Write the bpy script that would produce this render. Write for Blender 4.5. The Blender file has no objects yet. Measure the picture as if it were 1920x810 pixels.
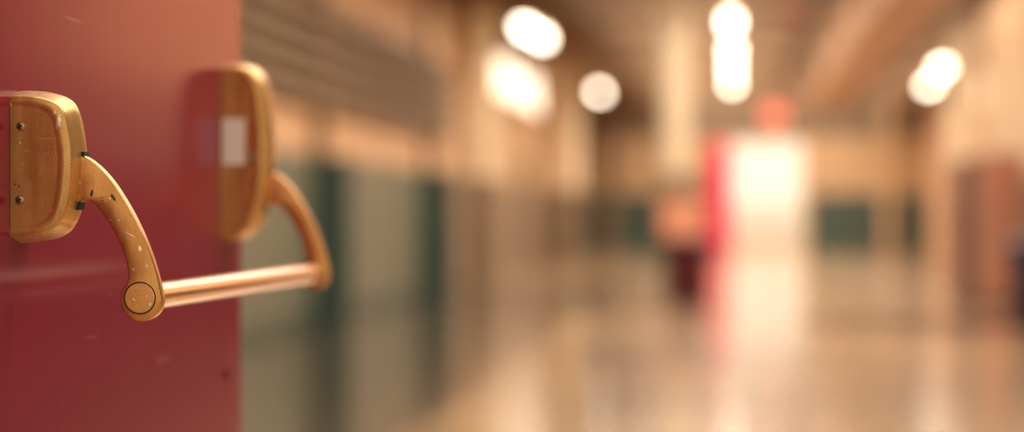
import bpy, bmesh, math, random
from mathutils import Vector, Matrix
from mathutils.geometry import tessellate_polygon
random.seed(4)
PI = math.pi
SC = bpy.context.scene
COL = SC.collection

# ------------------------------------------------------------------ camera numbers
F = 4000.0                       # focal length in pixels of the 1920 wide frame
YAW = math.atan(410 / F)         # the hall runs along +Y; the camera looks a little left of it
EYE = 1.067
HZ = 398.0                       # row of the horizon

def atY(px, py, Y):
    """point of the plane y = Y that the photo shows at (px, py)"""
    th = math.atan((px - 960) / F) - YAW
    X = Y * math.tan(th)
    dep = -X * math.sin(-YAW) * -1 + Y * math.cos(YAW)
    return X, EYE + (HZ - py) * dep / F

# ------------------------------------------------------------------ materials
def srgb(r, g, b):
    f = lambda c: (c / 255 / 12.92) if c / 255 <= .04045 else ((c / 255 + .055) / 1.055) ** 2.4
    return (f(r), f(g), f(b), 1)

def mat(name, col, rough=.5, metal=0, var=.0, scale=6., bump=0., spec=.5, coat=0.):
    m = bpy.data.materials.new(name); m.use_nodes = True
    nt = m.node_tree; p = nt.nodes['Principled BSDF']
    p.inputs['Base Color'].default_value = col
    p.inputs['Roughness'].default_value = rough
    p.inputs['Metallic'].default_value = metal
    p.inputs['Specular IOR Level'].default_value = spec
    p.inputs['Coat Weight'].default_value = coat
    tc = nt.nodes.new('ShaderNodeTexCoord')
    nz = nt.nodes.new('ShaderNodeTexNoise'); nz.inputs['Scale'].default_value = scale
    nz.inputs['Detail'].default_value = 5
    nt.links.new(tc.outputs['Object'], nz.inputs['Vector'])
    if var:
        mx = nt.nodes.new('ShaderNodeMix'); mx.data_type = 'RGBA'
        mx.inputs['A'].default_value = tuple(c * (1 - var) for c in col[:3]) + (1,)
        mx.inputs['B'].default_value = tuple(min(1, c * (1 + var)) for c in col[:3]) + (1,)
        nt.links.new(nz.outputs['Fac'], mx.inputs['Factor'])
        nt.links.new(mx.outputs['Result'], p.inputs['Base Color'])
    if bump:
        b = nt.nodes.new('ShaderNodeBump'); b.inputs['Strength'].default_value = bump
        b.inputs['Distance'].default_value = .002
        nt.links.new(nz.outputs['Fac'], b.inputs['Height'])
        nt.links.new(b.outputs['Normal'], p.inputs['Normal'])
    return m

def emit(name, col, strength, base=1):
    m = bpy.data.materials.new(name); m.use_nodes = True
    p = m.node_tree.nodes['Principled BSDF']
    p.inputs['Base Color'].default_value = tuple(c * base for c in col[:3]) + (1,)
    p.inputs['Emission Color'].default_value = col
    p.inputs['Emission Strength'].default_value = strength
    return m

def brass_mat(name, col, dark, pale, rough, wear=.74, patches=(), metal=.9):
    """old brass: mottled tone, dark grime blotches, pale worn specks, and a few worn patches of their own shape"""
    m = bpy.data.materials.new(name); m.use_nodes = True
    nt = m.node_tree; N = nt.nodes.new; L = nt.links.new
    p = nt.nodes['Principled BSDF']; p.inputs['Metallic'].default_value = metal
    tc = N('ShaderNodeTexCoord')
    def noise(s, d=4, r=.6, stretch=None):
        n = N('ShaderNodeTexNoise'); n.inputs['Scale'].default_value = s
        n.inputs['Detail'].default_value = d; n.inputs['Roughness'].default_value = r
        if stretch:
            mp = N('ShaderNodeMapping'); mp.inputs['Scale'].default_value = stretch
            L(tc.outputs['Object'], mp.inputs['Vector']); L(mp.outputs['Vector'], n.inputs['Vector'])
        else: L(tc.outputs['Object'], n.inputs['Vector'])
        return n
    def ramp(n, a, b):
        r = N('ShaderNodeMapRange'); r.inputs['From Min'].default_value = a; r.inputs['From Max'].default_value = b
        L(n.outputs['Fac'] if hasattr(n, 'outputs') else n, r.inputs['Value']); return r.outputs['Result']
    def mix(fac, a, b):
        x = N('ShaderNodeMix'); x.data_type = 'RGBA'; L(fac, x.inputs['Factor'])
        for k, v in (('A', a), ('B', b)):
            if isinstance(v, tuple): x.inputs[k].default_value = v
            else: L(v, x.inputs[k])
        return x.outputs['Result']
    c = mix(ramp(noise(46, 4, .6, (1, 1, .3)), .34, .68), tuple(v * q for v, q in zip(col[:3], (.74, .68, .60))) + (1,), col)
    c = mix(ramp(noise(1100, 2), .60, .70), c, tuple(min(1, v * 1.4) for v in col[:3]) + (1,))
    c = mix(ramp(noise(75, 3), .69, .74), c, dark)
    c = mix(ramp(noise(190, 2, .5), wear, wear + .03), c, pale)
    nz = noise(160, 3)
    for (x, z, rx, rz, tilt, pc) in patches:
        mp = N('ShaderNodeMapping'); mp.vector_type = 'TEXTURE'
        mp.inputs['Location'].default_value = (x, -.02, z); mp.inputs['Rotation'].default_value = (0, tilt, 0)
        mp.inputs['Scale'].default_value = (rx, .06, rz)
        L(tc.outputs['Object'], mp.inputs['Vector'])
        ln = N('ShaderNodeVectorMath'); ln.operation = 'LENGTH'; L(mp.outputs['Vector'], ln.inputs[0])
        ad = N('ShaderNodeMath'); ad.operation = 'MULTIPLY_ADD'; L(nz.outputs['Fac'], ad.inputs[0]); ad.inputs[1].default_value = 1.6
        L(ln.outputs['Value'], ad.inputs[2])
        c = mix(ramp(ad.outputs['Value'], 1.62, 1.45), c, pc)
    L(c, p.inputs['Base Color'])
    r = N('ShaderNodeMapRange'); r.inputs['To Min'].default_value = rough - .10; r.inputs['To Max'].default_value = rough + .14
    L(noise(60).outputs['Fac'], r.inputs['Value']); L(r.outputs['Result'], p.inputs['Roughness'])
    b0 = N('ShaderNodeBump'); b0.inputs['Strength'].default_value = .5; b0.inputs['Distance'].default_value = .0012
    L(noise(70, 1, .4, (1, 1, .18)).outputs['Fac'], b0.inputs['Height'])
    b = N('ShaderNodeBump'); b.inputs['Strength'].default_value = .12; b.inputs['Distance'].default_value = .0006
    L(noise(500, 3).outputs['Fac'], b.inputs['Height']); L(b0.outputs['Normal'], b.inputs['Normal']); L(b.outputs['Normal'], p.inputs['Normal'])
    return m

def patch(px, py, Y, w, h, tilt, c):
    x, z = atY(px, py, Y); return (x + .619, z - 1.0, w * Y / F * .38, h * Y / F * .38, tilt, c)

def door_mat():
    m = bpy.data.materials.new('door_paint'); m.use_nodes = True
    nt = m.node_tree; N = nt.nodes.new; L = nt.links.new
    p = nt.nodes['Principled BSDF']
    p.inputs['Roughness'].default_value = .17
    p.inputs['Metallic'].default_value = 0; p.inputs['Specular IOR Level'].default_value = .11
    p.inputs['Specular Tint'].default_value = (.85, .42, .30, 1)
    tc = N('ShaderNodeTexCoord'); mp = N('ShaderNodeMapping')
    mp.inputs['Scale'].default_value = (60, 60, 3)
    L(tc.outputs['Object'], mp.inputs['Vector'])
    n = N('ShaderNodeTexNoise'); n.inputs['Scale'].default_value = 2.; n.inputs['Detail'].default_value = 4
    L(mp.outputs['Vector'], n.inputs['Vector'])
    x = N('ShaderNodeMix'); x.data_type = 'RGBA'
    x.inputs['A'].default_value = DOOR_A; x.inputs['B'].default_value = DOOR_B
    L(n.outputs['Fac'], x.inputs['Factor'])
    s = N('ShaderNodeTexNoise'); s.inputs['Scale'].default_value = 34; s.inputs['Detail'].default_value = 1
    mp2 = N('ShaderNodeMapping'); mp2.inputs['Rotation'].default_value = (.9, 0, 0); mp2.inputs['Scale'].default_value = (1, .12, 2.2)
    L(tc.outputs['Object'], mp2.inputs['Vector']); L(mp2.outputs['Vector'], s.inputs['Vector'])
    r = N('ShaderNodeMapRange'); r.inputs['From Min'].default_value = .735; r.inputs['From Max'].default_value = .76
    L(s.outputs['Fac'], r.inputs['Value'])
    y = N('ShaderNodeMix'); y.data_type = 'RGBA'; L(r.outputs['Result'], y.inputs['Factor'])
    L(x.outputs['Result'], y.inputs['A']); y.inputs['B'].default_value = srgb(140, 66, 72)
    L(y.outputs['Result'], p.inputs['Base Color'])
    b = N('ShaderNodeBump'); b.inputs['Strength'].default_value = .05; b.inputs['Distance'].default_value = .001
    L(n.outputs['Fac'], b.inputs['Height']); L(b.outputs['Normal'], p.inputs['Normal'])
    return m

def floor_mat():
    m = bpy.data.materials.new('polished_floor'); m.use_nodes = True
    nt = m.node_tree; N = nt.nodes.new; L = nt.links.new
    p = nt.nodes['Principled BSDF']
    tc = N('ShaderNodeTexCoord')
    n = N('ShaderNodeTexNoise'); n.inputs['Scale'].default_value = .35; n.inputs['Detail'].default_value = 5
    L(tc.outputs['Object'], n.inputs['Vector'])
    x = N('ShaderNodeMix'); x.data_type = 'RGBA'
    x.inputs['A'].default_value = srgb(134, 112, 88); x.inputs['B'].default_value = srgb(186, 156, 120)
    p.inputs['Specular IOR Level'].default_value = .85
    r = N('ShaderNodeMapRange'); r.inputs['From Min'].default_value = .35; r.inputs['From Max'].default_value = .65
    L(n.outputs['Fac'], r.inputs['Value']); L(r.outputs['Result'], x.inputs['Factor'])
    # a darker band across the right half of the hall
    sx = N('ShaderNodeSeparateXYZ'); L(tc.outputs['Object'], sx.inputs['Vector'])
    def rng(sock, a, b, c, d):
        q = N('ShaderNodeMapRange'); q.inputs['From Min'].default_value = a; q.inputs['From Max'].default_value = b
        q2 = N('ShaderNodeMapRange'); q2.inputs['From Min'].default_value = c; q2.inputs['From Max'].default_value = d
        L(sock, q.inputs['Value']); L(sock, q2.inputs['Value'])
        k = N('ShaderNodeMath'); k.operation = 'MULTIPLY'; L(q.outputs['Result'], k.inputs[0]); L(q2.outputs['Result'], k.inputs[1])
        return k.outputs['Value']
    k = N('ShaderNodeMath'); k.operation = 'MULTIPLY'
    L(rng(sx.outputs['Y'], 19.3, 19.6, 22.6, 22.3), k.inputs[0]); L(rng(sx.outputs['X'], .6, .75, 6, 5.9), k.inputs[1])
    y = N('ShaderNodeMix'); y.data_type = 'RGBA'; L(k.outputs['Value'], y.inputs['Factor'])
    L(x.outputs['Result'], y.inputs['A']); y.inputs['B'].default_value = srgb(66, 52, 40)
    # dark reflection of the left wall, painted into the floor colour
    ln = N('ShaderNodeMapRange'); ln.inputs['From Min'].default_value = -1.5; ln.inputs['From Max'].default_value = -1.6
    L(sx.outputs['X'], ln.inputs['Value'])
    ly = N('ShaderNodeMapRange'); ly.inputs['From Min'].default_value = 31; ly.inputs['From Max'].default_value = 30.8
    L(sx.outputs['Y'], ly.inputs['Value'])
    lk = N('ShaderNodeMath'); lk.operation = 'MULTIPLY'; L(ln.outputs['Result'], lk.inputs[0]); L(ly.outputs['Result'], lk.inputs[1])
    y2 = N('ShaderNodeMix'); y2.data_type = 'RGBA'; L(lk.outputs['Value'], y2.inputs['Factor'])
    L(y.outputs['Result'], y2.inputs['A']); y2.inputs['B'].default_value = srgb(84, 76, 62)
    L(y2.outputs['Result'], p.inputs['Base Color'])
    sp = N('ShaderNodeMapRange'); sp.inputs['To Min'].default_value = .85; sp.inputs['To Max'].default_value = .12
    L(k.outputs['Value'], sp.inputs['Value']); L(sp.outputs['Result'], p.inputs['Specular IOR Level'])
    p.inputs['Roughness'].default_value = .14
    n2 = N('ShaderNodeTexNoise'); n2.inputs['Scale'].default_value = 14; n2.inputs['Detail'].default_value = 3
    L(tc.outputs['Object'], n2.inputs['Vector'])
    b = N('ShaderNodeBump'); b.inputs['Strength'].default_value = .025; b.inputs['Distance'].default_value = .004
    L(n2.outputs['Fac'], b.inputs['Height']); L(b.outputs['Normal'], p.inputs['Normal'])
    return m

DOOR_A = (.19, .005, .031, 1); DOOR_B = (.23, .010, .035, 1)
M = {}
M['door'] = door_mat()
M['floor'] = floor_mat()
PALE = (.95, .80, .60, 1); GRIME = (.10, .06, .035, 1); LIGHT = (.92, .62, .34, 1)
BR = (.77, .45, .16, 1)
M['brass'] = brass_mat('old_brass', BR, (.12, .055, .02, 1), PALE, .28, metal=.75)
M['brass_near'] = brass_mat('old_brass_chipped', BR, (.12, .055, .02, 1), PALE, .28, .74,
    [patch(110, 232, 1.79, 17, 58, .25, PALE), patch(104, 212, 1.79, 10, 18, .6, PALE), patch(88, 260, 1.79, 84, 2.6, .03, LIGHT),
     patch(39, 268, 1.79, 5, 9, 0, PALE), patch(92, 287, 1.79, 4, 8, .2, PALE), patch(97, 395, 1.79, 22, 10, -.4, LIGHT)], .70)
M['brass_arm'] = brass_mat('worn_brass', (.74, .37, .13, 1), (.12, .06, .03, 1), PALE, .30, .745,
    [patch(172, 362, 1.805, 10, 26, .2, GRIME), patch(212, 370, 1.805, 10, 26, -.6, GRIME), patch(244, 440, 1.805, 38, 5, .45, LIGHT),
     patch(262, 465, 1.805, 9, 18, -.2, PALE), patch(206, 372, 1.805, 5, 7, 0, PALE), patch(222, 413, 1.805, 5, 5, 0, PALE),
     patch(250, 505, 1.805, 12, 6, .4, LIGHT), patch(275, 498, 1.805, 5, 10, 0, PALE), patch(282, 570, 1.805, 7, 16, .3, PALE),
     patch(252, 562, 1.805, 14, 9, .8, LIGHT)])
M['bar'] = mat('polished_copper_tone_bar', (.78, .50, .31, 1), .20, 1, .08, 40)
M['steel'] = mat('dull_screw_steel', (.42, .34, .24, 1), .35, .9)
M['black'] = mat('dark_gap', (.012, .009, .008, 1), .7)
M['sticker'] = mat('white_sticker', srgb(252, 246, 236), .5)
M['cream'] = mat('cream_paint', srgb(232, 205, 165), .55, 0, .06, 2)
M['gloss_cream'] = mat('gloss_cream_paint', srgb(248, 230, 196), .22, 0, .05, 2)
M['beige'] = mat('beige_wall_paint', srgb(208, 172, 130), .6, 0, .10, 1.2)
M['peach'] = mat('peach_wall_paint', srgb(222, 180, 138), .6, 0, .08, 1.2)
M['sage'] = mat('grey_green_wainscot', srgb(116, 122, 104), .38, 0, .08, 2)
M['teal'] = mat('dark_teal_paint', srgb(62, 86, 76), .35, 0, .08, 2)
M['dark_green'] = mat('dark_green_paint', srgb(70, 88, 76), .4, 0, .1, 2)
M['brown'] = mat('brown_wood', srgb(134, 112, 86), .55, 0, .15, 3)
M['mid_brown'] = mat('tan_brown_paint', srgb(150, 118, 86), .55, 0, .1, 3)
M['stone'] = mat('grey_tan_paint', srgb(142, 122, 98), .4, 0, .08, 2)
M['dark_brown'] = mat('dark_brown_wood', srgb(70, 52, 38), .55, 0, .15, 3)
M['ceiling'] = mat('ceiling_boards', srgb(158, 124, 92), .7, 0, .14, 1.5)
M['duct'] = mat('peach_painted_duct', srgb(205, 158, 118), .5, 0, .05, 2)
M['far_red'] = mat('bright_red_door_paint', srgb(255, 8, 100), .5)
M['maroon'] = mat('maroon_plastic', srgb(88, 22, 40), .4)
M['navy'] = mat('navy_plastic', srgb(22, 34, 62), .4)
M['blue'] = mat('blue_plastic', srgb(52, 84, 120), .4)
M['pink'] = mat('peach_plastic', srgb(236, 160, 128), .45)
M['terracotta'] = mat('terracotta_enamel', srgb(186, 128, 104), .4, 0, .05, 3)
M['grey'] = mat('grey_metal', srgb(150, 130, 108), .4, .5)
M['lamp'] = emit('lamp_diffuser', (1.0, .87, .68, 1), 15)
M['lit_window'] = emit('daylit_frosted_pane', (1.0, .88, .68, 1), 2.4)
M['right_pane'] = emit('daylit_tall_pane', (1.0, .50, .20, 1), 1.35)
M['lobby_pane'] = emit('daylit_lobby_pane', (1.0, .91, .72, 1), 1.0, .15)
M['lobby_low_pane'] = emit('daylit_frosted_door_pane', (1.0, .82, .60, 1), .72, .15)
M['red_glow'] = emit('red_sign_face', (1.0, .24, .15, 1), .9)
M['added_sky_pane'] = emit('added_skylight_pane', (1.0, .90, .78, 1), 6.0)  # glow for the unseen skylights added over hall and lobby
M['pale_red'] = mat('faded_red_sign_face', srgb(205, 110, 84), .5)

# ------------------------------------------------------------------ builders
def link_bm(name, bm, m, parent=None, smooth=False, mats=None):
    me = bpy.data.meshes.new(name)
    bmesh.ops.recalc_face_normals(bm, faces=bm.faces)
    bm.to_mesh(me); bm.free()
    for q in (mats or [m]): me.materials.append(q)
    if smooth:
        for f in me.polygons: f.use_smooth = True
        me.set_sharp_from_angle(angle=math.radians(38))
    o = bpy.data.objects.new(name, me); COL.objects.link(o)
    if parent is not None: o.parent = parent
    return o

def box(bm, x0, x1, y0, y1, z0, z1, bev=0, mi=0):
    vs = [bm.verts.new((x, y, z)) for x in (x0, x1) for y in (y0, y1) for z in (z0, z1)]
    fs = []
    for q in ((0, 1, 3, 2), (4, 6, 7, 5), (0, 4, 5, 1), (2, 3, 7, 6), (0, 2, 6, 4), (1, 5, 7, 3)):
        f = bm.faces.new([vs[i] for i in q]); f.material_index = mi; fs.append(f)
    if bev:
        es = list({e for f in fs for e in f.edges})
        r = bmesh.ops.bevel(bm, geom=es, offset=bev, segments=2, affect='EDGES', profile=.5)
        for f in r['faces']: f.material_index = mi

def bx(name, dims, m, parent=None, bev=0):
    bm = bmesh.new(); box(bm, *dims, bev=bev); return link_bm(name, bm, m, parent)

def lathe(bm, prof, n=32, origin=(0, 0, 0), axis='Z', mi=0):
    """prof: list of (radius, height) ; closed with caps"""
    rings = []
    for r, h in prof:
        ring = []
        for k in range(n):
            a = 2 * PI * k / n; u, v = r * math.cos(a), r * math.sin(a)
            p = {'Z': (u, v, h), 'Y': (u, h, v), 'X': (h, u, v)}[axis]
            ring.append(bm.verts.new(Vector(p) + Vector(origin)))
        rings.append(ring)
    for a, b in zip(rings, rings[1:]):
        for k in range(n):
            bm.faces.new((a[k], a[(k + 1) % n], b[(k + 1) % n], b[k])).material_index = mi
    bm.faces.new(rings[0]).material_index = mi; bm.faces.new(rings[-1]).material_index = mi

def lz(name, prof, m, parent=None, origin=(0, 0, 0), axis='Z', n=32):
    bm = bmesh.new(); lathe(bm, prof, n, origin, axis); return link_bm(name, bm, m, parent, True)

def spline(pts, n=8, closed=True):
    out = []; N = len(pts)
    for i in range(N if closed else N - 1):
        p = [Vector(pts[(i + k) % N] if closed else pts[min(max(i + k, 0), N - 1)]) for k in (-1, 0, 1, 2)]
        for s in range(n):
            t = s / n
            out.append(.5 * ((2 * p[1]) + (p[2] - p[0]) * t + (2 * p[0] - 5 * p[1] + 4 * p[2] - p[3]) * t * t
                             + (3 * p[1] - p[0] - 3 * p[2] + p[3]) * t ** 3))
    if not closed: out.append(Vector(pts[-1]))
    return out

def thing(name, label, cat, loc=(0, 0, 0), group=None):
    o = bpy.data.objects.new(name, None); COL.objects.link(o); o.location = loc
    o.empty_display_size = .1
    o['label'] = label; o['category'] = cat
    if group: o['group'] = group
    return o

def struct(o):
    o['kind'] = 'structure'; return o

def copy_tree(root, loc, label, group=None):
    r = root.copy(); COL.objects.link(r); r.location = loc; r['label'] = label
    if group: r['group'] = group
    for ch in root.children:
        c = ch.copy(); COL.objects.link(c); c.parent = r
        for g in ch.children:
            d = g.copy(); COL.objects.link(d); d.parent = c
    return r

# ------------------------------------------------------------------ THE NEAR DOOR
DX = -.619                                   # face of the door leaf
d1 = bpy.data.objects.new('door_1', None); COL.objects.link(d1); struct(d1)
d1.location = (DX, 1.62, 0)
bx('door_leaf', (-.045, 0, 0, 1.042, .012, 2.14), M['door'], d1, .002)
lz('bolt_head', [(.0065, 0), (.0065, .0022), (.0045, .0045), (.0015, .0056)], M['door'], d1,
   (0, 2.585 - 1.62, .868), 'X', 20)
for z in (.25, 1.07, 1.9):
    lz('hinge', [(.009, -.05), (.009, .05)], M['steel'], d1, (.0, -.008, z), 'Z', 16)

# ------------------------------------------------------------------ THE PANIC BAR
PX, PZ, Y1, Y2 = -.512, 1.0, 1.812, 2.585    # pivots of the push bar
pb = thing('panic_bar', 'worn brass panic bar with curved arms, screwed across the open red door', 'panic bar', (DX, Y1, PZ))
O = Vector((DX, Y1, PZ))

def case_mesh(prof, ya, yb, bev, name, m, draft=.006):
    """prof: list of (X, Z) world points from the door at the top round to the door at the bottom"""
    zc = .5 * (prof[0][1] + prof[-1][1]); dep = max(p[0] for p in prof) - DX
    hz = max(abs(p[1] - zc) for p in prof)
    bm = bmesh.new(); rings = []
    K = 6; b = bev; d = .006 * bev / .006
    edge = [(b * (1 - math.cos(k / K * PI / 2)), draft + b * (1 - math.sin(k / K * PI / 2))) for k in range(K + 1)]
    lip = [(.0010, draft + b + .0062), (.0008, draft + b + .0048), (.0001, draft + b + .0034)]
    near = [(ya + y, i) for y, i in lip + edge] + [(ya + b + (yb - ya) * .28, draft * .25), (ya + (yb - ya) * .5, 0)]
    far = [(yb - b - (yb - ya) * .28, draft * .25)] + [(yb - y, i) for y, i in reversed(edge)]
    # a shallow dish on the near face, as the casting has
    for y, ins in near + far:
        sx = 1 - ins / dep; sz = 1 - ins * .8 / hz
        rings.append([bm.verts.new(Vector((DX + (x - DX) * sx, y, zc + (z - zc) * sz)) - O) for x, z in prof])
    n = len(prof)
    for a, b in zip(rings, rings[1:]):
        for k in range(n - 1): bm.faces.new((a[k], a[k + 1], b[k + 1], b[k]))
        bm.faces.new((a[-1], a[0], b[0], b[-1]))
    bm.faces.new(rings[0]); bm.faces.new(rings[-1])
    return link_bm(name, bm, m, pb, True)

YA = 1.787
hp = spline([atY(*p, YA + .02) for p in
      ((20, 171), (50, 169), (88, 172), (122, 182), (141, 200), (150, 232), (156, 270), (158, 300), (156, 340),
       (151, 380), (142, 412), (128, 434), (104, 447), (70, 453), (20, 457))], 4, False)
hp = [(max(p.x, DX), p.y) for p in hp]; hp[0] = (DX, hp[0][1]); hp[-1] = (DX, hp[-1][1])
hc = case_mesh(hp, YA, YA + .054, .006, 'hinge_case', M['brass_near'])

Y2A = 2.554
lp = spline([(DX, 1.249), (DX + .020, 1.250), (DX + .036, 1.246), (DX + .047, 1.236), (DX + .053, 1.218), (DX + .057, 1.185),
             (DX + .059, 1.15), (DX + .059, 1.12), (DX + .057, 1.10), (DX + .052, 1.075), (DX + .045, 1.055),
             (DX + .035, 1.041), (DX + .022, 1.033), (DX, 1.031)], 4, False)
lp = [(max(p.x, DX), p.y) for p in lp]
lc = case_mesh(lp, Y2A, Y2A + .066, .007, 'latch_case', M['brass'], .004)

def screw(parent, x, z, y, r=.0037):
    bm = bmesh.new()
    lathe(bm, [(r, 0.0006), (r, -.0006), (r * .8, -.0015), (r * .35, -.0019)], 24, Vector((x, y, z)) - O, 'Y')
    a = r * .62; w = r * .13
    c = Vector((x, y, z)) - O
    ca, sa = math.cos(.5), math.sin(.5)
    nv = len(bm.verts)
    box(bm, -a, a, -.0021, -.001, -w, w, mi=1); box(bm, -w, w, -.0021, -.001, -a, a, mi=1)
    bm.verts.ensure_lookup_table()
    for v in bm.verts[nv:]:
        X, Z = v.co.x, v.co.z
        v.co = Vector((c.x + X * ca - Z * sa, c.y + v.co.y, c.z + X * sa + Z * ca))
    o = link_bm('screw', bm, None, parent, True, [M['steel'], M['black']])
    return o
for px, py in ((39, 237), (37, 375)):
    x, z = atY(px, py, YA); screw(hc, x, z, YA)
x, z = atY(478, 297, Y2A); screw(lc, x - .004, z, Y2A, .0042)
x0, z1 = atY(417, 222, Y2A); x1, z0 = atY(459, 309, Y2A)
st = bmesh.new(); box(st, x0 - O.x, x1 - O.x, Y2A - .0006 - O.y, Y2A + .0004 - O.y, z0 - O.z, z1 - O.z)
s_ = link_bm('sticker', st, M['sticker'], lc); s_['label'] = 'blank white paper sticker'

# dark slots the arms come out of
def slot(parent, prof, yc, z0, z1, half=.0074):
    bm = bmesh.new()
    pts = [p for p in prof if z0 <= p[1] <= z1 and p[0] > DX + .03]
    ra = [[bm.verts.new(Vector((x + dx, yc + s * half, z)) - O) for x, z in pts] for s in (-1, 1) for dx in (-.003, .0005)]
    for a, b in ((ra[1], ra[3]), (ra[0], ra[1]), (ra[3], ra[2]), (ra[2], ra[0])):
        for k in range(len(pts) - 1): bm.faces.new((a[k], a[k + 1], b[k + 1], b[k]))
    for k in (0, -1): bm.faces.new((ra[0][k], ra[1][k], ra[3][k], ra[2][k]))
    o = link_bm('arm_slot', bm, M['black'], parent); o['label'] = 'dark slot the arm comes out of'
fine = lambda pr: [(pr[i][0] + (pr[i + 1][0] - pr[i][0]) * t / 12, pr[i][1] + (pr[i + 1][1] - pr[i][1]) * t / 12)
                   for i in range(len(pr) - 1) for t in range(12)]
slot(hc, fine(hp), Y1 + .001, 1.069, 1.1195)
slot(lc, fine(lp), Y2 + .001, 1.0655, 1.1215)

# the curved arm: outline on the plane of its near face
AY = Y1 - .0065
arm_px = [(128, 283), (146, 287), (166, 297), (188, 315), (210, 340), (230, 370), (250, 405), (268, 443), (283, 482), (294, 518),
          (301, 550), (303, 566), (299, 582), (289, 594), (276, 601), (262, 603), (247, 599), (234, 589), (227, 575), (225, 560),
          (228, 545), (236, 532), (240, 520), (238, 500), (230, 472), (217, 442), (200, 413), (183, 390), (172, 379), (161, 377),
          (148, 381), (133, 392), (112, 398)]
arm_o = spline([atY(*p, AY) for p in arm_px], 4)
def make_arm(yc):
    bm = bmesh.new(); h = .0065; b = .0016
    n = len(arm_o)
    nor = []
    for i in range(n):
        t = (arm_o[(i + 1) % n] - arm_o[i - 1]).normalized(); nor.append(Vector((t.y, -t.x)))
    area = sum(arm_o[i].x * arm_o[(i + 1) % n].y - arm_o[(i + 1) % n].x * arm_o[i].y for i in range(n))
    sg = 1 if area > 0 else -1
    rings = []
    for y, ins in ((-h, b), (-h + b * .3, b * .3), (-h + b, 0), (h - b, 0), (h - b * .3, b * .3), (h, b)):
        rings.append([bm.verts.new(Vector((p.x - sg * q.x * ins, yc + y, p.y - sg * q.y * ins)) - O) for p, q in zip(arm_o, nor)])
    for a, c in zip(rings, rings[1:]):
        for k in range(n): bm.faces.new((a[k], a[(k + 1) % n], c[(k + 1) % n], c[k]))
    for rg in (rings[0], rings[-1]):
        for tri in tessellate_polygon([[Vector((v.co.x, v.co.z, 0)) for v in rg]]): bm.faces.new([rg[i] for i in tri])
    a = link_bm('arm', bm, M['brass_arm'], pb, True)
    return a
cx, cz = atY(262, 559, AY)
for yc, near in ((Y1, True), (Y2, False)):
    a = make_arm(yc)
    bm = bmesh.new(); yf = yc - .0065
    # dark groove, then the cap sitting proud of the arm
    lathe(bm, [(.0143, .001), (.0143, -.0002)], 48, Vector((cx, yf, cz)) - O, 'Y', 1)
    lathe(bm, [(.0134, .002), (.0134, -.0006), (.0126, -.0013), (.008, -.0015)], 48, Vector((cx, yf, cz)) - O, 'Y', 0)
    link_bm('pivot_cap', bm, None, a, True, [M['brass_arm'], M['black']])
bm = bmesh.new()
lathe(bm, [(.0126, Y1 - .004), (.0126, Y2 + .004)], 48, Vector((cx, 0, cz)) - Vector((O.x, O.y, O.z)), 'Y')
b_ = link_bm('push_bar', bm, M['bar'], pb, True); b_['label'] = 'smooth round copper-toned push bar'

# ------------------------------------------------------------------ THE HALL
LX, RX, FX, EY = -4.0, 3.4, 5.3, 59.0        # left wall, near right wall, far right wall, end wall
CZ = 4.3
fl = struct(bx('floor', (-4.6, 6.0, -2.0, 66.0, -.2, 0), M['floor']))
ce = struct(bx('ceiling', (-4.6, 6.0, 1.0, 66.0, CZ, CZ + .2), M['ceiling']))
# left wall, grey-green below, beige band, louvred boards above
wl = struct(bx('wall_left', (LX - .25, LX, 1.0, 30.0, 0, CZ), M['peach']))
bx('wainscot', (LX, LX + .02, 1.0, 30.0, .12, 1.57), M['sage'], wl)
bx('dado_rail', (LX, LX + .035, 1.0, 30.0, 1.57, 1.62), M['sage'], wl)
bm = bmesh.new()
box(bm, LX, LX + .03, 1.0, 29.7, 2.08, 3.15)
k = 0; z = 2.1
while z < 3.1:
    for y0 in (1.0,):
        vs = [bm.verts.new(p) for p in ((LX + .03, y0, z), (LX + .15, y0, z - .02), (LX + .15, y0, z + .05), (LX + .03, y0, z + .14),
                                        (LX + .03, 29.7, z), (LX + .15, 29.7, z - .02), (LX + .15, 29.7, z + .05), (LX + .03, 29.7, z + .14))]
        for q in ((0, 1, 2, 3), (4, 5, 6, 7), (0, 1, 5, 4), (1, 2, 6, 5), (2, 3, 7, 6)): bm.faces.new([vs[i] for i in q])
    z += .21
link_bm('louvre_boards', bm, M['brown'], wl)
struct(bx('baseboard_left', (LX, LX + .04, 1.0, 30.0, 0, .12), M['dark_green']))
wlf = struct(bx('wall_back', (LX - .55, LX - .3, 30.0, EY, 0, CZ), M['beige']))
bx('wainscot', (LX - .3, LX - .28, 30.0, EY - .04, 0, 1.62), M['stone'], wlf)
we = bmesh.new()
OX0, OX1, OZ = 0.0, 1.98, 2.98               # the bright doorway
box(we, LX - .6, OX0, EY, EY + .3, 0, CZ); box(we, OX1, FX + .3, EY, EY + .3, 0, CZ); box(we, OX0, OX1, EY, EY + .3, OZ, CZ)
we = struct(link_bm('wall_end', we, M['beige']))
bx('wainscot', (LX - .3, OX0 - .15, EY - .03, EY, 0, 1.58), M['dark_green'], we)
bx('wainscot', (OX1 + .12, FX, EY - .03, EY, 0, 1.58), M['dark_green'], we)
bx('upper_panel', (LX - .3, FX, EY - .03, EY, 3.12, CZ), M['brown'], we)
bm = bmesh.new()
box(bm, OX0 - .12, OX0, EY - .06, EY + .3, 0, OZ + .12); box(bm, OX1, OX1 + .12, EY - .06, EY + .3, 0, OZ + .12)
box(bm, OX0, OX1, EY - .06, EY + .3, OZ, OZ + .12)
struct(link_bm('trim_1', bm, M['peach']))
wr = struct(bx('wall_right', (RX, RX + .25, 3.0, 29.5, 0, CZ), M['cream']))
bx('wainscot', (RX - .02, RX, 3.0, 29.5, 0, 1.45), M['brown'], wr)
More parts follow.
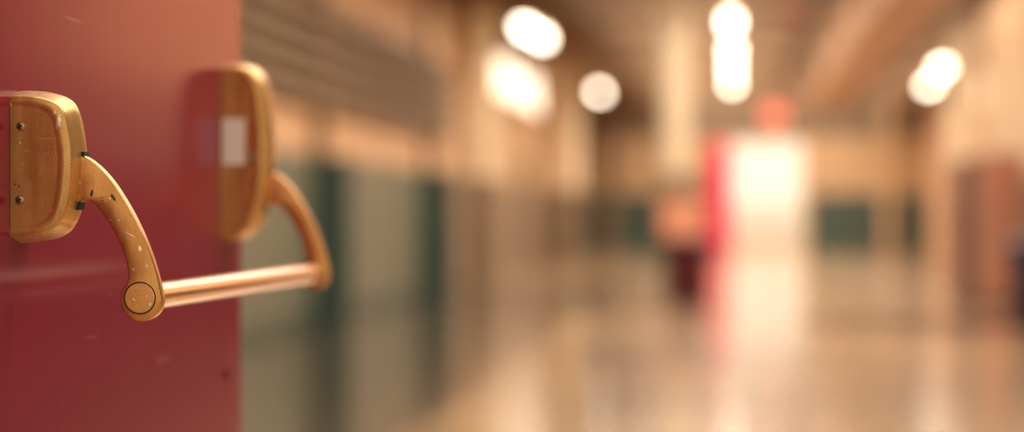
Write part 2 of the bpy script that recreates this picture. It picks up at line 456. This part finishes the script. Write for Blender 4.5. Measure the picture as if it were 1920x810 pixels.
bx('added_dark_panel', (RX - .03, RX, 3.0, 13.6, 1.45, CZ), M['dark_brown'], wr)  # unseen dark cladding, added to cut the sheen on the near door
struct(bx('wall_far_right', (FX, FX + .25, 29.5, EY, 0, CZ), M['peach']))
# lobby beyond the doorway
bm = bmesh.new()
box(bm, -1.5, -1.3, EY + .3, 65.5, 0, CZ); box(bm, 3.3, 3.5, EY + .3, 65.5, 0, CZ); box(bm, -1.5, 3.5, 65.5, 65.7, 0, CZ)
struct(link_bm('wall_lobby', bm, M['cream']))
lw = struct(bpy.data.objects.new('window_20', None)); COL.objects.link(lw); lw.location = (1.0, 65.5, 1.25)
bx('window_pane', (-2.2, 2.2, -.03, -.015, 0, 2.6), M['lobby_pane'], lw)
bx('window_pane', (-2.2, 2.2, -.03, -.015, -1.1, -.06), M['lobby_low_pane'], lw)
bm = bmesh.new()
for a in (-2.26, -1.13, 0, 1.13, 2.2): box(bm, a, a + .06, -.06, 0, -1.2, 2.6)
for a in (-1.2, -.06, 2.6): box(bm, -2.26, 2.26, -.06, 0, a, a + .06)
link_bm('window_frame', bm, M['cream'], lw)
lw = struct(bpy.data.objects.new('window_21', None)); COL.objects.link(lw); lw.location = (1.0, 60.6, CZ)  # unseen skylight, added to brighten the lobby
bx('window_pane', (-2.0, 2.0, 0, 4.4, -.012, -.004), M['added_sky_pane'], lw)
bm = bmesh.new()
for a in (-2.06, -.03, 2.0): box(bm, a, a + .06, 0, 4.4, -.05, 0)
for a in (-.06, 4.4): box(bm, -2.06, 2.06, a, a + .06, -.05, 0)
link_bm('window_frame', bm, M['grey'], lw)
# red leaf of the far doorway, swung open towards us
d2 = bpy.data.objects.new('door_2', None); COL.objects.link(d2); struct(d2); d2.location = (OX0 - .02, EY - .07, 0)
d2.rotation_euler = (0, 0, math.radians(-123))
bx('door_leaf', (0, .98, -.022, .022, .012, OZ - .02), M['far_red'], d2, .003)
bx('push_plate', (.78, .9, -.03, .03, .95, 1.25), M['brass'], d2)

# ceiling beams and duct
n = 2
for y in (14, 19, 24, 29, 33.5, 38, 42.5, 47, 51.5, 56):
    bm = bmesh.new(); box(bm, -4.4, 5.3, y, y + .35, 3.85, CZ)
    struct(link_bm('trim_%d' % n, bm, M['mid_brown'])); n += 1
for x in (-2.2, 1.2, 3.2):
    bm = bmesh.new(); box(bm, x - .12, x + .12, 10, EY, 3.98, CZ)
    struct(link_bm('trim_%d' % n, bm, M['dark_brown'])); n += 1

duct = thing('air_duct', 'wide peach duct running under the ceiling, right of the centre lights', 'duct', (2.15, 30, 3.7))
bx('duct_body', (-.38, .38, -14, 22, -.18, .2), M['duct'], duct, .02)
for k in range(8): bx('duct_hanger', (-.42, .42, -13 + 5 * k, -12.95 + 5 * k, -.2, .58), M['grey'], duct)

# ---- lights
def batten(loc, label, group):
    t = thing('batten_light', label, 'ceiling light', loc, group)
    bm = bmesh.new(); box(bm, -.10, .10, -.5, .5, .07, .13, .01); link_bm('housing', bm, M['cream'], t)
    bm = bmesh.new(); box(bm, -.07, .07, -.45, .45, -.03, .07, .02); link_bm('diffuser', bm, M['lamp'], t)
    for y in (-.45, .45): lz('hanging_rod', [(.01, .12), (.01, CZ - loc[2])], M['grey'], t, (0, y, 0), 'Z', 10)
    return t
LZ = 3.6
GC, GL, GR = 'lights down the centre of the hall', 'lights along the left side', 'lights along the right side'
c0 = batten((0, 28.9, LZ), 'large glowing ceiling light on top of the central stack of lights', GC)
copy_tree(c0, (0, 23.2, LZ), 'glowing ceiling light cut by the top edge of the photo, centre row', GC)
copy_tree(c0, (.02, 33.9, LZ), 'glowing ceiling light second from top in the central stack', GC)
copy_tree(c0, (.02, 38.0, LZ), 'glowing ceiling light third from top in the central stack', GC)
copy_tree(c0, (.03, 42.6, LZ), 'glowing ceiling light lowest of the central stack, above the red sign', GC)
copy_tree(c0, (-2.84, 29.6, LZ), 'glowing ceiling light at upper left end of the slanting pair', GL)
copy_tree(c0, (-2.76, 31.1, LZ), 'glowing ceiling light at lower right end of the slanting pair', GL)
copy_tree(c0, (-2.78, 45.4, LZ), 'single round glowing ceiling light between the pair and the central stack', GL)
copy_tree(c0, (3.72, 38.4, LZ), 'brightest glowing ceiling light on the right, beside the pale column', GR)
copy_tree(c0, (3.98, 43.6, LZ), 'dimmer glowing ceiling light just below left of the bright one at right', GR)
# the same rows go on over the near end of the hall, above the frame
for x, y in ((0, 18), (0, 14), (0, 9), (0, 3.8), (-2.8, 18), (2.95, 20), (2.95, 9)):
    copy_tree(c0, (x, y, LZ), 'ceiling light over the near end of the hall, above the frame', 'lights over the near end of the hall')
copy_tree(c0, (1.0, 62, 3.6), 'ceiling light inside the bright lobby beyond the far doorway')
copy_tree(c0, (1.0, 64, 3.6), 'ceiling light at the back of the bright lobby')

# ---- columns
def two_tone(loc, label, w=.16, lower=M['teal'], upper=M['cream'], h=CZ, g=None):
    t = thing('wall_column', label, 'column', loc, g)
    bx('painted_base', (-w, w, -w, w, 0, 1.6), lower, t, .01)
    bx('upper_shaft', (-w, -w + .1, -w * .6, w * .6, 1.6, h), upper, t, .01)
    return t
two_tone((LX + .20, 20.3, 0), 'column with dark teal base on the left wall, nearest the red door edge', .17, upper=M['mid_brown'])
two_tone((LX + .20, 27.6, 0), 'column with dark teal base at the far end of the louvred wall', .19, upper=M['mid_brown'])

def post(loc, label, r, m, h=CZ, low=None):
    t = thing('round_column', label, 'column', loc)
    lz('base_plate', [(r * 1.7, 0), (r * 1.7, .03), (r * 1.1, .06)], M['grey'], t)
    lz('shaft', [(r, 1.6 if low else .05), (r, h - .1)], m, t)
    if low: lz('painted_base', [(r, .05), (r, 1.6)], low, t)
    lz('capital', [(r * 1.1, h - .12), (r * 1.7, h - .05), (r * 1.7, h)], m, t)
    return t
post((-3.80, 32.6, 0), 'thick cream column left of the slanting pair of lights', .22, M['gloss_cream'], low=M['stone'])
post((-3.75, 49.0, 0), 'peach column under the single round light, left of the end wall', .34, M['gloss_cream'], low=M['stone'])
post((-.76, 30.0, 0), 'slim pale column left of the central lights, behind the bin', .2, M['gloss_cream'], low=M['stone'])
post((3.75, 35.0, 0), 'bright pale column below the lights at the right', .24, M['gloss_cream'])
post((4.2, 57.8, 0), 'thin tan column in front of the end wall, right of the doorway', .16, M['beige'])
post((-3.3, 57.8, 0), 'brown column at the left end of the end wall', .2, M['brown'])

# unseen skylights between the beams, added to raise the ambient light
k = 4
for y in (2.2, 5.2, 8.2, 11.2, 15.2, 20.2, 25.2, 29.85, 34.35, 38.85, 43.35, 47.85, 52.35, 56.9):
    L_ = 1.7 if y < 12 else (1.6 if y > 56 else 3.3)
    if y in (8.2, 11.2): L_ = 1.7
    s_ = struct(bpy.data.objects.new('window_%d' % k, None)); COL.objects.link(s_); s_.location = (1.2, y, CZ); k += 1
    bm = bmesh.new(); box(bm, -3.0, 3.0, 0, L_, -.012, -.004); link_bm('window_pane', bm, M['added_sky_pane'], s_)
    bm = bmesh.new()
    for a in (-3.06, -1.03, .97, 3.0): box(bm, a, a + .06, 0, L_, -.05, 0)
    for a in (-.06, L_): box(bm, -3.06, 3.06, a, a + .06, -.05, 0)
    link_bm('window_frame', bm, M['grey'], s_)
# high windows in the near right wall
for nn, (y0, y1) in ((2, (14.0, 18.4)), (3, (19.0, 23.4))):
    s_ = struct(bpy.data.objects.new('window_%d' % nn, None)); COL.objects.link(s_); s_.location = (RX, y0, 2.1)
    L_ = y1 - y0
    bx('window_pane', (-.02, -.005, 0, L_, 0, 1.8), M['right_pane'], s_)
    bm = bmesh.new()
    for a in (0, L_ / 3, L_ * 2 / 3, L_): box(bm, -.06, 0, a - .03, a + .03, 0, 1.8)
    for a in (-.05, .9, 1.8): box(bm, -.06, 0, -.03, L_ + .03, a, a + .05)
    link_bm('window_frame', bm, M['cream'], s_)
w1 = struct(bpy.data.objects.new('window_1', None)); COL.objects.link(w1); w1.location = (LX - .3, 42.7, 3.72)
bm = bmesh.new()
for a in (-5.0, -1.7, 1.7, 4.92): box(bm, 0, .07, a, a + .08, -.52, .52)
for a in (-.52, .46): box(bm, 0, .07, -5.0, 5.0, a, a + .06)
link_bm('window_frame', bm, M['cream'], w1)
bx('window_pane', (.01, .03, -4.95, 4.95, -.48, .48), M['lit_window'], w1)

w22 = struct(bpy.data.objects.new('window_22', None)); COL.objects.link(w22); w22.location = (FX, 46, 3.75)
bx('window_pane', (-.03, -.01, -2.0, 2.0, -.45, .45), M['lit_window'], w22)
bm = bmesh.new()
for a in (-2.06, -.03, 2.0): box(bm, -.07, 0, a, a + .06, -.51, .51)
for a in (-.51, .45): box(bm, -.07, 0, -2.06, 2.06, a, a + .06)
link_bm('window_frame', bm, M['cream'], w22)

# dark double door further along the left wall
d3 = struct(bpy.data.objects.new('door_3', None)); COL.objects.link(d3); d3.location = (LX - .3, 44.5, 0)
bx('door_leaf', (0, .06, -1.0, -.01, .01, 2.1), M['brown'], d3, .005)
bx('door_leaf', (0, .06, .01, 1.0, .01, 2.1), M['brown'], d3, .005)
bx('door_frame', (0, .05, -1.1, 1.1, 0, 2.2), M['dark_brown'], d3)

# ---- hanging red signs
def sign(loc, label, w=.2, h=.15, m=None):
    t = thing('hanging_sign', label, 'sign', loc)
    bx('sign_case', (-w - .02, w + .02, -.04, .05, -h - .02, h + .02), M['grey'], t, .01)
    bx('sign_face', (-w, w, -.05, -.039, -h, h), m or M['red_glow'], t)
    lz('hanging_rod', [(.015, h), (.015, CZ - loc[2])], M['cream'], t, (-w * .6, 0, 0), 'Z', 10)
    lz('hanging_rod', [(.015, h), (.015, CZ - loc[2])], M['cream'], t, (w * .6, 0, 0), 'Z', 10)
    return t
x, z = atY(1452, 214, 48); sign((x, 48, z), 'glowing red sign hanging above the bright far doorway', .24, .19)
x, z = atY(1484, 26, 30); sign((x, 30, z), 'pinkish red sign near the top edge, right of the central lights', .15, .12, M['pale_red'])

# ---- bins and small things on the floor
def bin_(loc, label, body_m, lid_m, r, h, dome):
    t = thing('waste_bin', label, 'bin', loc)
    lz('bin_body', [(r * .8, 0), (r * .84, .02), (r, h - .04), (r * 1.05, h - .03), (r * 1.05, h)], body_m, t, n=40)
    lz('bin_lid', [(r * 1.12, h), (r * 1.16, h + .05), (r * 1.1, h + dome * .5), (r * .8, h + dome * .85), (r * .3, h + dome)], lid_m, t, n=40)
    return t
b1 = bin_((-.50, 25.6, 0), 'dark maroon bin with a blue bag edge in front of the slim column', M['maroon'], M['navy'], .28, .68, .05)
t = thing('notice_board', 'peach board fixed to the slim column above the maroon bin', 'board', (-.66, 29.66, .98))
bx('board_panel', (-.31, .31, -.03, 0, -.27, .27), M['pink'], t, .008)
bx('bracket', (-.16, -.04, 0, .1, -.05, .05), M['grey'], t)
bx('bracket', (-.16, -.04, 0, .1, .12, .2), M['grey'], t)
bx('bag_edge', (.19, .32, -.2, .02, .56, .675), M['blue'], b1, .02)
bin_((2.86, 20.2, 0), 'navy blue bin cut by the right edge of the photo', M['navy'], M['navy'], .27, .72, .14)
t = thing('bucket', 'small pale bucket on the floor beside the bright right column', 'bucket', (3.55, 33.2, 0))
lz('bucket_body', [(.11, 0), (.15, .3), (.16, .3), (.16, .32), (.14, .32), (.10, .04)], M['gloss_cream'], t)
bm = bmesh.new()
for k in range(12):
    a = PI * k / 12; b = PI * (k + 1) / 12
    pa, pb_ = (.155 * math.cos(a), .16 * math.sin(a)), (.155 * math.cos(b), .16 * math.sin(b))
    vs = [bm.verts.new((p[0], dy, .3 + p[1] + dz)) for p in (pa, pb_) for dy in (-.006, .006) for dz in (0, .01)]
    for q in ((0, 1, 3, 2), (4, 6, 7, 5), (0, 4, 5, 1), (2, 3, 7, 6), (0, 2, 6, 4), (1, 5, 7, 3)): bm.faces.new([vs[i] for i in q])
link_bm('bucket_handle', bm, M['grey'], t)

def locker(loc, label, m, w=.9, h=1.75, d=.45):
    t = thing('locker', label, 'locker', loc, 'lockers along the right wall')
    bx('locker_body', (-d, 0, -w / 2, w / 2, .06, h), m, t, .01)
    bx('plinth', (-d + .03, 0, -w / 2 + .02, w / 2 - .02, 0, .06), M['dark_brown'], t)
    dr = bx('locker_door', (-d - .018, -d, -w / 2 + .02, w / 2 - .02, .1, h - .04), m, t, .004)
    bx('locker_handle', (-d - .035, -d - .018, w / 2 - .12, w / 2 - .08, .85, 1.05), M['grey'], dr)
    return t
locker((RX - .03, 28.9, 0), 'terracotta locker at the far end of the right wall', M['terracotta'])
locker((RX - .03, 27.2, 0), 'dark brown locker between two terracotta ones at right', M['dark_brown'])
locker((RX - .03, 25.5, 0), 'terracotta locker nearest the navy bin at right', M['terracotta'])

# ------------------------------------------------------------------ world, camera
w = bpy.data.worlds.new('sky'); SC.world = w; w.use_nodes = True
bg = w.node_tree.nodes['Background']
bg.inputs['Color'].default_value = (1.0, .80, .62, 1); bg.inputs['Strength'].default_value = 1.0
wt = w.node_tree; tc = wt.nodes.new('ShaderNodeTexCoord'); sx = wt.nodes.new('ShaderNodeSeparateXYZ'); cr = wt.nodes.new('ShaderNodeValToRGB')
mr = wt.nodes.new('ShaderNodeMapRange'); mr.inputs['From Min'].default_value = -1
wt.links.new(tc.outputs['Generated'], sx.inputs['Vector']); wt.links.new(sx.outputs['Z'], mr.inputs['Value'])
wt.links.new(mr.outputs['Result'], cr.inputs['Fac']); wt.links.new(cr.outputs['Color'], bg.inputs['Color'])
cr.color_ramp.elements[0].position = .38; cr.color_ramp.elements[0].color = (.20, .14, .10, 1)
cr.color_ramp.elements[1].position = .72; cr.color_ramp.elements[1].color = (1.0, .84, .66, 1)
e = cr.color_ramp.elements.new(.5); e.color = (.95, .78, .58, 1)

cam = bpy.data.cameras.new('camera'); co = bpy.data.objects.new('camera', cam); COL.objects.link(co)
co.location = (0, 0, EYE)
co.rotation_euler = (PI / 2 - math.atan((405 - HZ) / F), 0, YAW)
cam.sensor_fit = 'HORIZONTAL'; cam.sensor_width = 36; cam.lens = F * 36 / 1920
cam.clip_start = .05; cam.clip_end = 300
cam.dof.use_dof = True; cam.dof.focus_distance = 1.855
cam.dof.aperture_fstop = 2.12; cam.dof.aperture_blades = 0
SC.camera = co
SC.view_settings.view_transform = 'Standard'; SC.view_settings.look = 'None'
SC.view_settings.gamma = 1; SC.view_settings.use_curve_mapping = False
SC.view_settings.exposure = 0
